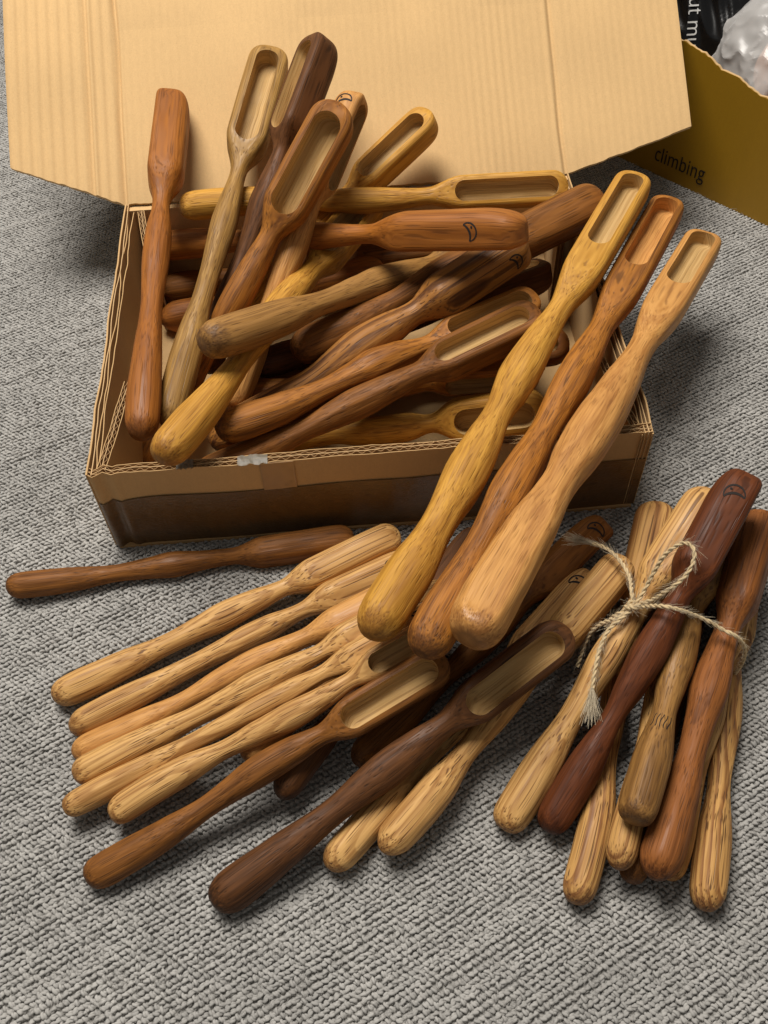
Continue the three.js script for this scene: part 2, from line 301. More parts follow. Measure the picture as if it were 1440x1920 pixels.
function makeScoop(o) {   // o: T, H (world), rt, rh (m), roll (deg), kind, variant, shape, label, group, mark, pocket kind, ...
  const T = new THREE.Vector3(...o.T), Hd = new THREE.Vector3(...o.H), L = T.distanceTo(Hd), { rt, rh } = o, shape = o.shape ?? 'n';
  const long = shape !== 'n', tn = long ? .645 : .64, th = long ? (shape === 'd' ? .77 : .755) : .735, s0 = o.s0 ?? (long ? (shape === 'd' ? .805 : .788) : rr(.695, .715)), s1 = o.s1 ?? 1 - (long ? .55 : .62) * rh / L;
  const [ct, cv] = PROFILES[shape], prof = curveFn(ct.map((t, i) => i ? t + rr(-.017, .017) * (long ? .6 : 1) : 0), cv.map((v, i) => v * (i > 1 ? rr(.93, 1.06) : 1)));
  const wi0 = rh * (o.wi ?? rr(.57, .66)), dp = rh * rr(.72, .95), pTail = o.blunt ?? rr(1.9, 2.8), tailT = rt * (o.tail ?? 1.25) / L;
  const ta = 1 - rh * 1.05 / L, tb = .9 - .02 * rnd(), by = o.by ?? rr(-.0022, .0022), bz = o.bz ?? rr(-.0025, .0025), ns = rr(0, 100), flat = o.flat ?? 0, fm = Math.floor(rr(5, 9)), fp = rr(0, 6);
  const sect = (t) => {
    const k = sstep(tn, th, t); let r = rt * prof(Math.min(t, .8));
    const x = clamp((tailT - t) / tailT), e = Math.pow(Math.max(0, 1 - Math.pow(x, pTail)), 1 / pTail); r *= e;
    const xt = clamp((t - ta) / (1 - ta)), xb = clamp((t - tb) / (1 - tb)), ft = Math.pow(Math.max(0, 1 - Math.pow(xt, 2.3)), 1 / 2.1);
    const fb = .25 + .75 * Math.sqrt(Math.max(0, 1 - Math.pow(xb, 2.4)));
    return { zw: mix(r, rh * (1 + .03 * Math.sin((t - .7) * 9)) * ft, k), ht: mix(r * .97, rh * .82 * (1 - .35 * Math.pow(clamp((t - .96) / .04), 3)), k), hb: mix(r * .97, rh * 1.0 * fb, k), nt: mix(2.15, 5.5, k), nb: mix(2.15, 2.9, k) };
  };
  const slotW = (t) => {
    const d0 = (t - s0) * L, d1 = (s1 - t) * L; if (d0 <= 1e-7 || d1 <= 1e-7) return 0;
    const c = wi0 * .95, q = Math.min(d0, d1); return q >= c ? wi0 : wi0 * Math.sqrt(1 - (1 - q / c) ** 2);
  };
  const off = (t) => [by * Math.sin(Math.PI * t), bz * Math.sin(2 * Math.PI * Math.min(t / .7, 1))];
  const at = (t, f, S, v) => {   // f: angle from the top middle
    const c = Math.cos(f), s = Math.sin(f), n = c >= 0 ? S.nt : S.nb;
    let y = (c >= 0 ? S.ht : S.hb) * Math.sign(c) * Math.pow(Math.abs(c), 2 / n), z = S.zw * Math.sign(s) * Math.pow(Math.abs(s), 2 / n);
    const w = 1 + (.028 * noise(t * L * 45 + ns, y * 70, z * 70) + .012 * noise(t * L * 160 + ns, y * 220, z * 220)) * (1 - .75 * sstep(tn, th, t)) + .016 * Math.cos(fm * f + fp + 2.5 * noise(t * L * 30 + ns, 2, 5)) * (1 - sstep(tn, th, t)); y *= w; z *= w;
    if (flat && t < .3) y = Math.min(y, S.ht * mix(1, flat, sstep(0, .04, t) * (1 - sstep(.2, .3, t))));
    const [oy, oz] = off(t); return [t * L, y + oy, z + oz];
  };
  // stations
  const st = new Set(); const add = (a, b, n, f = (q) => q) => { for (let i = 0; i <= n; i++) st.add(+(a + (b - a) * f(i / n)).toFixed(6)); };
  add(0, tailT, 9, (q) => q * q); add(tailT, s0, 46); const cT = wi0 / L; add(s0, s0 + cT, 8, (q) => q * q); add(s0 + cT, s1 - cT, 16); add(s1 - cT, s1, 8, (q) => 1 - (1 - q) ** 2); add(s1, 1, 9, (q) => 1 - (1 - q) ** 2);
  const ts = [...st].sort((a, b) => a - b).filter((t, i, A) => !i || t - A[i - 1] > 2e-5), M = 44, N = ts.length;
  const pos = new Float32Array(N * (M + 1) * 3), uv = new Float32Array(N * (M + 1) * 2), idx = [], vo = o.vo ?? rnd();
  const flip = o.flip ? -1 : 1;
  ts.forEach((t, i) => {
    const S = sect(t), wi = Math.min(slotW(t), S.zw * .92), f0 = wi > 0 ? Math.asin(Math.pow(wi / Math.max(S.zw, 1e-6), S.nt / 2)) : 0;
    for (let j = 0; j <= M; j++) {
      const s = j / M, f = f0 + s * (2 * Math.PI - 2 * f0), P = at(t, f, S), q = i * (M + 1) + j;
      pos.set(P, q * 3); uv[q * 2] = t; uv[q * 2 + 1] = flip * f / (2 * Math.PI) + vo;
      if (i < N - 1 && j < M) { const a = q, b = q + 1, c = q + M + 1, d = c + 1; idx.push(a, b, c, b, d, c); }
    }
  });
  const full = geom(pos, uv, idx), nor = full.attributes.normal.array;
  ts.forEach((t, i) => { if (slotW(t) > 0) return; const a = i * (M + 1) * 3, b = a + M * 3; const v = new THREE.Vector3(nor[a] + nor[b], nor[a + 1] + nor[b + 1], nor[a + 2] + nor[b + 2]).normalize(); nor.set([v.x, v.y, v.z], a); nor.set([v.x, v.y, v.z], b); });
  const ks = ts.findIndex((t) => t >= tn), W1 = M + 1;
  const slice = (a, b) => {
    const g = new THREE.BufferGeometry(), id = [];
    for (const [n, w] of [['position', 3], ['normal', 3], ['uv', 2]]) g.setAttribute(n, new THREE.BufferAttribute(full.attributes[n].array.slice(a * W1 * w, (b + 1) * W1 * w), w));
    for (let i = 0; i < b - a; i++) for (let j = 0; j < M; j++) { const q = i * W1 + j; id.push(q, q + 1, q + W1, q + 1, q + W1 + 1, q + W1); }
    g.setIndex(id); return g;
  };
  const g = thing('wooden_scoop', o.label, 'scoop', o.group), mat = woodMat(o.kind, o.variant ?? 0, shape, o.rough, o.tint);
  const handle = part('handle', slice(0, ks), mat, g); const head = part('head', slice(ks, N - 1), mat, g);
  // pocket
  const pp = [], pu = [], pi = [], pt = ts.filter((t) => t >= s0 - 1e-6 && t <= s1 + 1e-6), PM = 14;
  pt.forEach((t, i) => {
    const S = sect(t), wi = Math.min(slotW(t), S.zw * .92), ye = S.ht * Math.pow(1 - Math.pow(wi / S.zw, S.nt), 1 / S.nt), [oy, oz] = off(t);
    const top = at(t, wi > 0 ? Math.asin(Math.pow(wi / S.zw, S.nt / 2)) : 0, S), tl = at(t, wi > 0 ? 2 * Math.PI - Math.asin(Math.pow(wi / S.zw, S.nt / 2)) : 0, S);
    const yf = Math.min(top[1], tl[1]) - dp * (1 - .05 * noise(t * L * 80, ns, 0)), fil = Math.min(.0022, wi * .5);
    const prof2 = [[tl[2], tl[1]], [tl[2], mix(tl[1], yf, .4)], [tl[2], mix(tl[1], yf, .75)], [tl[2], yf + fil], [tl[2] + fil * .3, yf + fil * .3], [tl[2] + fil, yf]];
    const right = [[top[2], top[1]], [top[2], mix(top[1], yf, .4)], [top[2], mix(top[1], yf, .75)], [top[2], yf + fil], [top[2] - fil * .3, yf + fil * .3], [top[2] - fil, yf]].reverse();
    const line = [...prof2, [mix(tl[2] + fil, top[2] - fil, .33), yf - .0002], [mix(tl[2] + fil, top[2] - fil, .67), yf - .0002], ...right];
    let acc = 0;
    line.forEach(([z, y], j) => { if (j) acc += Math.hypot(z - line[j - 1][0], y - line[j - 1][1]); pp.push(t * L, y, z); pu.push(t, acc / .08 + vo); if (i < pt.length - 1 && j < PM - 1) { const a = i * PM + j, b = a + 1, c = a + PM, d = c + 1; pi.push(a, b, c, b, d, c); } });
  });
  let pg = geom(pp, pu, pi);
  part('pocket', pg, woodMat(o.pk ?? 'raw', o.pv ?? 0, shape, .62, o.pt ?? 1), head);
  if (o.stitches) {   // a row of short burned strokes round the handle
    const mp = [], mi = [], f0 = -(o.roll ?? 0) * Math.PI / 180;
    for (let k = 0; k < 5; k++) {
      const fa = f0 - .75 + k * .3, q = mp.length / 3;
      for (let i = 0; i <= 6; i++) for (const sd of [-1, 1]) { const t = mix(.245, .285, i / 6), f = fa + .16 * (i / 6) + .05 * Math.sin(i + k) + sd * .035, [x, y, z] = at(t, f, sect(t)), [oy, oz] = off(t); mp.push(x, oy + (y - oy) * 1.018, oz + (z - oz) * 1.018); }
      for (let i = 0; i < 6; i++) { const a = q + i * 2; mi.push(a, a + 1, a + 2, a + 1, a + 3, a + 2); }
    }
    part('burned_stitches', geom(mp, null, mi), burnMat, handle);
  }
  if (o.mark) {   // burned crescent face on the side of the head
    const R = o.mr ?? .0066, cx = (o.mt ?? .9) * L, cy = (o.my ?? -.05) * rh, be = .35, mp = [], mi = [];
    const sp = (a, b) => {   // a towards the tip, b = view up = -y
      const X = cx + a, Y = cy - b, t = clamp(X / L, 0, .998), S = sect(t), h = Y > 0 ? S.ht : S.hb, n = Y > 0 ? S.nt : S.nb, q = Math.min(.985, Math.abs(Y) / h), [oy, oz] = off(t);
      const P = at(t, Math.PI * 1.5, S); return [X, Y + oy, -(S.zw * Math.pow(1 - Math.pow(q, n), 1 / n)) * Math.abs((P[2] - oz) / S.zw) + oz - .00022];
    };
    const stroke = (pts, w) => pts.forEach((p, i) => {
      const A = pts[Math.max(0, i - 1)], B = pts[Math.min(pts.length - 1, i + 1)], l = Math.hypot(B[0] - A[0], B[1] - A[1]) || 1, nx = -(B[1] - A[1]) / l, ny = (B[0] - A[0]) / l, ww = w * (.75 + .5 * Math.sin(Math.PI * i / (pts.length - 1))) * R, q = mp.length / 3;
      mp.push(...sp(p[0] * R + nx * ww, p[1] * R + ny * ww), ...sp(p[0] * R - nx * ww, p[1] * R - ny * ww));
      if (i < pts.length - 1) mi.push(q, q + 1, q + 2, q + 1, q + 3, q + 2);
    });
    const arc = (c, r, a0, a1, n = 26) => Array.from({ length: n + 1 }, (_, i) => { const a = mix(a0, a1, i / n); return [c[0] + r * Math.cos(a), c[1] + r * Math.sin(a)]; });
    const ha = 1.83, hx = Math.cos(ha), hy = Math.sin(ha), rot = ([x, y]) => [x * Math.cos(be) - y * Math.sin(be), x * Math.sin(be) + y * Math.cos(be)];
    stroke(arc([0, 0], 1, -ha, ha).map(rot), .075);
    const xi = .16, ci = (xi * xi - hx * hx - hy * hy) / (2 * (xi - hx)), ri = xi - ci, ai = Math.atan2(hy, hx - ci);   // inner arc through the horns
    stroke(arc([ci, 0], ri, -ai, ai).map(rot), .105);
    const ec = rot([.6, .33]); stroke(arc(ec, .05, 0, 6.3, 12), .08);
    part('burned_mark', geom(mp, null, mi), burnMat, head);
  }
  // place: x along the axis, y towards the mouth of the pocket
  const a = Hd.clone().sub(T).normalize(), mid = T.clone().add(Hd).multiplyScalar(.5), n0 = camera.position.clone().sub(mid); n0.addScaledVector(a, -n0.dot(a)).normalize();
  const s = a.clone().cross(n0), ro = (o.roll ?? 0) * Math.PI / 180, y = n0.multiplyScalar(Math.cos(ro)).addScaledVector(s, Math.sin(ro)).normalize(), z = a.clone().cross(y);
  g.position.copy(T); g.quaternion.setFromRotationMatrix(new THREE.Matrix4().makeBasis(a, y, z));
  return g;
}
// ---------------------------------------------------------------- yellow box with bags in it
const font = await new FontLoader().loadAsync('fonts/droid/droid_sans_regular.typeface.json');
function letters(text, size, depth = .0003) { const g = new TextGeometry(text, { font, size, depth, curveSegments: 4 }); if (g.index === null) { const n = g.attributes.position.count; g.setIndex([...Array(n).keys()]); } return g; }
{
  const yb = thing('yellow_box', 'dull yellow printed carton with torn top edge and word climbing', 'box');
  yb.position.set(.27216, 0, -.91614); yb.rotation.y = -46.9 * Math.PI / 180;
  const ym = new THREE.MeshPhysicalMaterial({ map: kraft([158, 118, 16], .04, 200), roughness: .5 }); ym.map.repeat.set(5, 5);
  const top = (x) => .1446 - .232 * (x - .0332) * (x < .16 ? 1 : .6) + .0022 * noise(x * 55, 2, 1) + .0008 * noise(x * 300, 2, 4);
  const x0 = -.06, x1 = .3, wall = (a, b, c, d, n, yf, nm, par) => { const g = part(nm, strip(straight(a, b, c, d), n, .001, yf, () => -.0008, () => 0), ym, par); part('liner', strip(straight(a, b, c, d), n, .001, (s) => yf(s) + .0006 * noise(s * 90, 1, 8), () => -.0034, () => -.0009), kraftEdge, g); return g; };
  const fx = (s) => mix(x0, x1, s), front = wall(x0, 0, x1, 0, 180, (s) => top(fx(s)), 'front_wall', yb);
  wall(x1, 0, x1, -.22, 20, () => .10, 'side_wall', yb); wall(x1, -.22, x0, -.22, 20, () => .12, 'back_wall', yb); wall(x0, -.22, x0, 0, 20, () => .15, 'side_wall', yb);
  part('bottom_panel', new THREE.BoxGeometry(x1 - x0 - .008, .003, .21).translate((x0 + x1) / 2, .0025, -.11), kraftDark, yb);
  const t = part('lettering', letters('climbing', .0172), new THREE.MeshStandardMaterial({ color: 0x171208, roughness: .7 }), front); t.position.set(.0415, .0162, .0002); t.scale.set(.66, .86, 1);

  const loc = (x, y, z) => new THREE.Vector3(x, y, z).applyAxisAngle(new THREE.Vector3(0, 1, 0), yb.rotation.y).add(yb.position);
  const blob = (r, sx, sy, sz, f, detail, ridge = 1) => {
    const g = new THREE.IcosahedronGeometry(1, detail), p = g.attributes.position, v = new THREE.Vector3();
    for (let i = 0; i < p.count; i++) {
      v.fromBufferAttribute(p, i).normalize(); let d = 1 + .16 * noise(v.x * 1.7 + f, v.y * 1.7, v.z * 1.7);
      const az = Math.atan2(v.x, v.z); d += ridge * (.10 * (.5 - Math.abs(Math.sin(az * 3.5 + 3 * noise(v.x * 1.6, v.y * 1.6 + f, v.z * 1.6)))) * (1 - v.y * v.y * .6) + .05 * (.5 - Math.abs(noise(v.x * 4 + v.y * 2, v.y * 3 + f, v.z * 4))) + .02 * (.5 - Math.abs(noise(v.x * 9, v.y * 6 + f, v.z * 9))));
      p.setXYZ(i, v.x * d * r * sx, v.y * d * r * sy, v.z * d * r * sz);
    }
    g.computeVertexNormals(); return g;
  };
  const pk = new THREE.Mesh(blob(.058, 1, .8, .95, 5, 24, .5), new THREE.MeshStandardMaterial({ color: 0xc9a08c, roughness: .7 })); pk.name = 'cloth_bundle'; pk.castShadow = pk.receiveShadow = true;
  pk.position.copy(loc(.135, .1, -.104)); pk.userData = { label: 'pinkish bundle showing through the white plastic bag', category: 'bundle' }; scene.add(pk);
  const wb = new THREE.Mesh(blob(.084, 1.02, .8, .92, 2, 48, 1.1), new THREE.MeshPhysicalMaterial({ color: 0xf2efec, roughness: .3, transmission: .62, thickness: 0 })); wb.name = 'plastic_bag'; wb.castShadow = wb.receiveShadow = true;
  wb.position.copy(loc(.112, .104, -.112)); wb.userData = { label: 'crumpled translucent white plastic bag inside the yellow carton', category: 'bag' }; scene.add(wb); taken.plastic_bag = 1;
  const dk = new THREE.Mesh(blob(.13, 1, .8, 1.7, 9, 30, 1.1), new THREE.MeshPhysicalMaterial({ color: 0x14110f, roughness: .4 })); dk.name = 'added_dark_shape'; dk.castShadow = dk.receiveShadow = true;  // no known object: added dark shape that fills the dark strip at the left edge
  dk.position.set(-.605, .06, -1.16); dk.userData = { label: 'dark crumpled shape added to fill the dark strip beyond the lid flap', category: 'bag' }; scene.add(dk);
  // black film pouch with white print, standing behind the torn edge
  const bb = thing('film_pouch', 'glossy black film pouch with white print in the yellow carton', 'pouch');
  bb.position.copy(loc(.035, .105, -.06)); 
  const bm = new THREE.MeshPhysicalMaterial({ color: 0x0c0c0d, roughness: .22 });
  const swell = (x, y) => .02 * Math.sqrt(Math.max(0, (1 - (x / .07) ** 2) * (1 - (y / .075) ** 2))) + .004 * noise(x * 45, y * 45, 3) + .006 * (.5 - Math.abs(noise(x * 60 + y * 40, y * 25, 5)));
  const face = (sg) => { const g = new THREE.PlaneGeometry(.14, .15, 60, 60), p = g.attributes.position; for (let i = 0; i < p.count; i++) p.setZ(i, sg * swell(p.getX(i), p.getY(i))); g.computeVertexNormals(); return g; };
  bb.quaternion.setFromRotationMatrix(new THREE.Matrix4().lookAt(camera.position, bb.position, new THREE.Vector3(.35, 1, -.3)));
  part('film', face(1), bm, bb); part('film', face(-1), bm, bb);
  const lg = letters('ut mur', .0122, .0001).rotateZ(-1.2).translate(-.031, .040, 0), lp = lg.attributes.position; for (let i = 0; i < lp.count; i++) lp.setZ(i, swell(lp.getX(i), lp.getY(i)) + .0007 + lp.getZ(i));
  part('lettering', lg, new THREE.MeshStandardMaterial({ color: 0xd8d8d6, roughness: .6 }), bb);
}

// ---------------------------------------------------------------- jute twine round the bundle
const jute = new THREE.MeshStandardMaterial({ map: tex(64, 256, (i, j) => { const k = 1 + .22 * noise(i * .8, j * .12, 2) + .1 * noise(i * 2, j * .5, 7); return [206 * k, 183 * k, 142 * k]; }, true), roughness: .95 });
const juteFibre = new THREE.MeshStandardMaterial({ color: new THREE.Color().setRGB(.56, .47, .33), roughness: .95 });
function twine(name, pts, parent, closed = false, R = .0008) {
  const c = new THREE.CatmullRomCurve3(pts.map((p) => new THREE.Vector3(...p)), closed, 'centripetal'), len = c.getLength(), n = Math.ceil(len / .0007), F = c.computeFrenetFrames(n, closed), P = c.getSpacedPoints(n), geos = [];
  for (const k of [0, 1]) geos.push(tubeAlong((q) => { const i = Math.round(q * n), a = q * len / .0095 * Math.PI * 2 + k * Math.PI; return P[i].clone().addScaledVector(F.normals[i], Math.cos(a) * R * .82).addScaledVector(F.binormals[i], Math.sin(a) * R * .82); }, n, 7, (q) => R * (1 + .14 * noise(q * len * 500, k, 3))));
  const g = part(name, mergeGeometries(geos), jute, parent), fz = [];
  for (let i = 0; i < len * 2600; i++) { const q = Math.floor(rnd() * n), d = new THREE.Vector3(rr(-1, 1), rr(-.4, 1), rr(-1, 1)).normalize(), t = F.tangents[q], l = rr(.002, .008), o = P[q]; fz.push(tubeAlong((s) => o.clone().addScaledVector(d, R * 1.4 + s * l * .5).addScaledVector(t, s * l + Math.sin(s * 4 + i) * .0006), 4, 3, .00006)); }
  if (fz.length) { const f = part('loose_fibres', mergeGeometries(fz), juteFibre, g); f.userData.kind = 'stuff'; }
  return g;
}
function frayed(p, dir, spread, len, count, parent) {
  const D = new THREE.Vector3(...dir).normalize(), O = new THREE.Vector3(...p), fz = [];
  for (let i = 0; i < count; i++) { const d = D.clone().add(new THREE.Vector3(rr(-1, 1), rr(-.7, .7), rr(-1, 1)).multiplyScalar(spread)), l = len * rr(.55, 1.1), w = new THREE.Vector3(rr(-1, 1), rr(-1, 1), rr(-1, 1)).multiplyScalar(.0011), cu = rr(-.5, .5) * spread; fz.push(tubeAlong((s) => O.clone().add(w).addScaledVector(d, s * l).add(new THREE.Vector3(cu * l * s * s, 0, -cu * l * s * s)), 6, 3, .00011)); }
  const f = part('frayed_end', mergeGeometries(fz), juteFibre, parent); f.userData.kind = 'stuff'; return f;
}
{
  const tw = thing('jute_twine', 'pale jute twine tied in a bow round the bundle', 'twine');
  twine('band', [[0.1510, 0.0605, -0.3149], [0.1569, 0.0630, -0.3155], [0.1634, 0.0755, -0.3090], [0.1697, 0.0855, -0.3024], [0.1773, 0.0855, -0.2999], [0.1912, 0.0745, -0.3012], [0.2022, 0.0700, -0.2977], [0.2083, 0.0677, -0.2939], [0.2152, 0.0670, -0.2897], [0.2242, 0.0535, -0.2877], [0.2277, 0.0255, -0.2877], [0.2212, 0.0015, -0.2897], [0.1912, -0.0010, -0.3007], [0.1592, 0.0015, -0.3177], [0.1467, 0.0255, -0.3197], [0.1457, 0.0505, -0.3162]], tw, true);
  twine('tail', [[0.1570, 0.0652, -0.3147], [0.1576, 0.0667, -0.3252], [0.1598, 0.0627, -0.3387], [0.1583, 0.0607, -0.3497], [0.1543, 0.0587, -0.3607], [0.1488, 0.0557, -0.3697], [0.1423, 0.0542, -0.3742]], tw);
  frayed([0.1423, 0.0542, -0.3742], [-.012, -.001, -.006], .28, .017, 130, tw);
  twine('loop', [[0.1572, 0.0662, -0.3147], [0.1637, 0.0727, -0.3219], [0.1701, 0.0827, -0.3300], [0.1744, 0.0932, -0.3337], [0.1798, 0.1022, -0.3347], [0.1853, 0.1082, -0.3334], [0.1887, 0.1091, -0.3277], [0.1872, 0.1057, -0.3201], [0.1816, 0.0997, -0.3137], [0.1731, 0.0912, -0.3107], [0.1665, 0.0772, -0.3127], [0.1588, 0.0667, -0.3152]], tw);
  twine('tail', [[0.1556, 0.0642, -0.3142], [0.1478, 0.0612, -0.3107], [0.1388, 0.0487, -0.3137], [0.1333, 0.0367, -0.3137], [0.1288, 0.0267, -0.3077], [0.1248, 0.0167, -0.2997]], tw, false, .0008);
  twine('tail', [[0.1559, 0.0642, -0.3137], [0.1488, 0.0632, -0.3089], [0.1396, 0.0589, -0.3025], [0.1323, 0.0562, -0.2905], [0.1275, 0.0527, -0.2775], [0.1248, 0.0487, -0.2673]], tw);
  frayed([0.1248, 0.0487, -0.2673], [-.002, -.0035, .012], .3, .017, 150, tw);
  twine('knot', [[0.1518, 0.0635, -0.3162], [0.1553, 0.0672, -0.3137], [0.1598, 0.0675, -0.3137], [0.1603, 0.0647, -0.3172], [0.1558, 0.0662, -0.3182], [0.1543, 0.0667, -0.3147], [0.1578, 0.0682, -0.3127], [0.1613, 0.0667, -0.3152]], tw, false, .001);
}
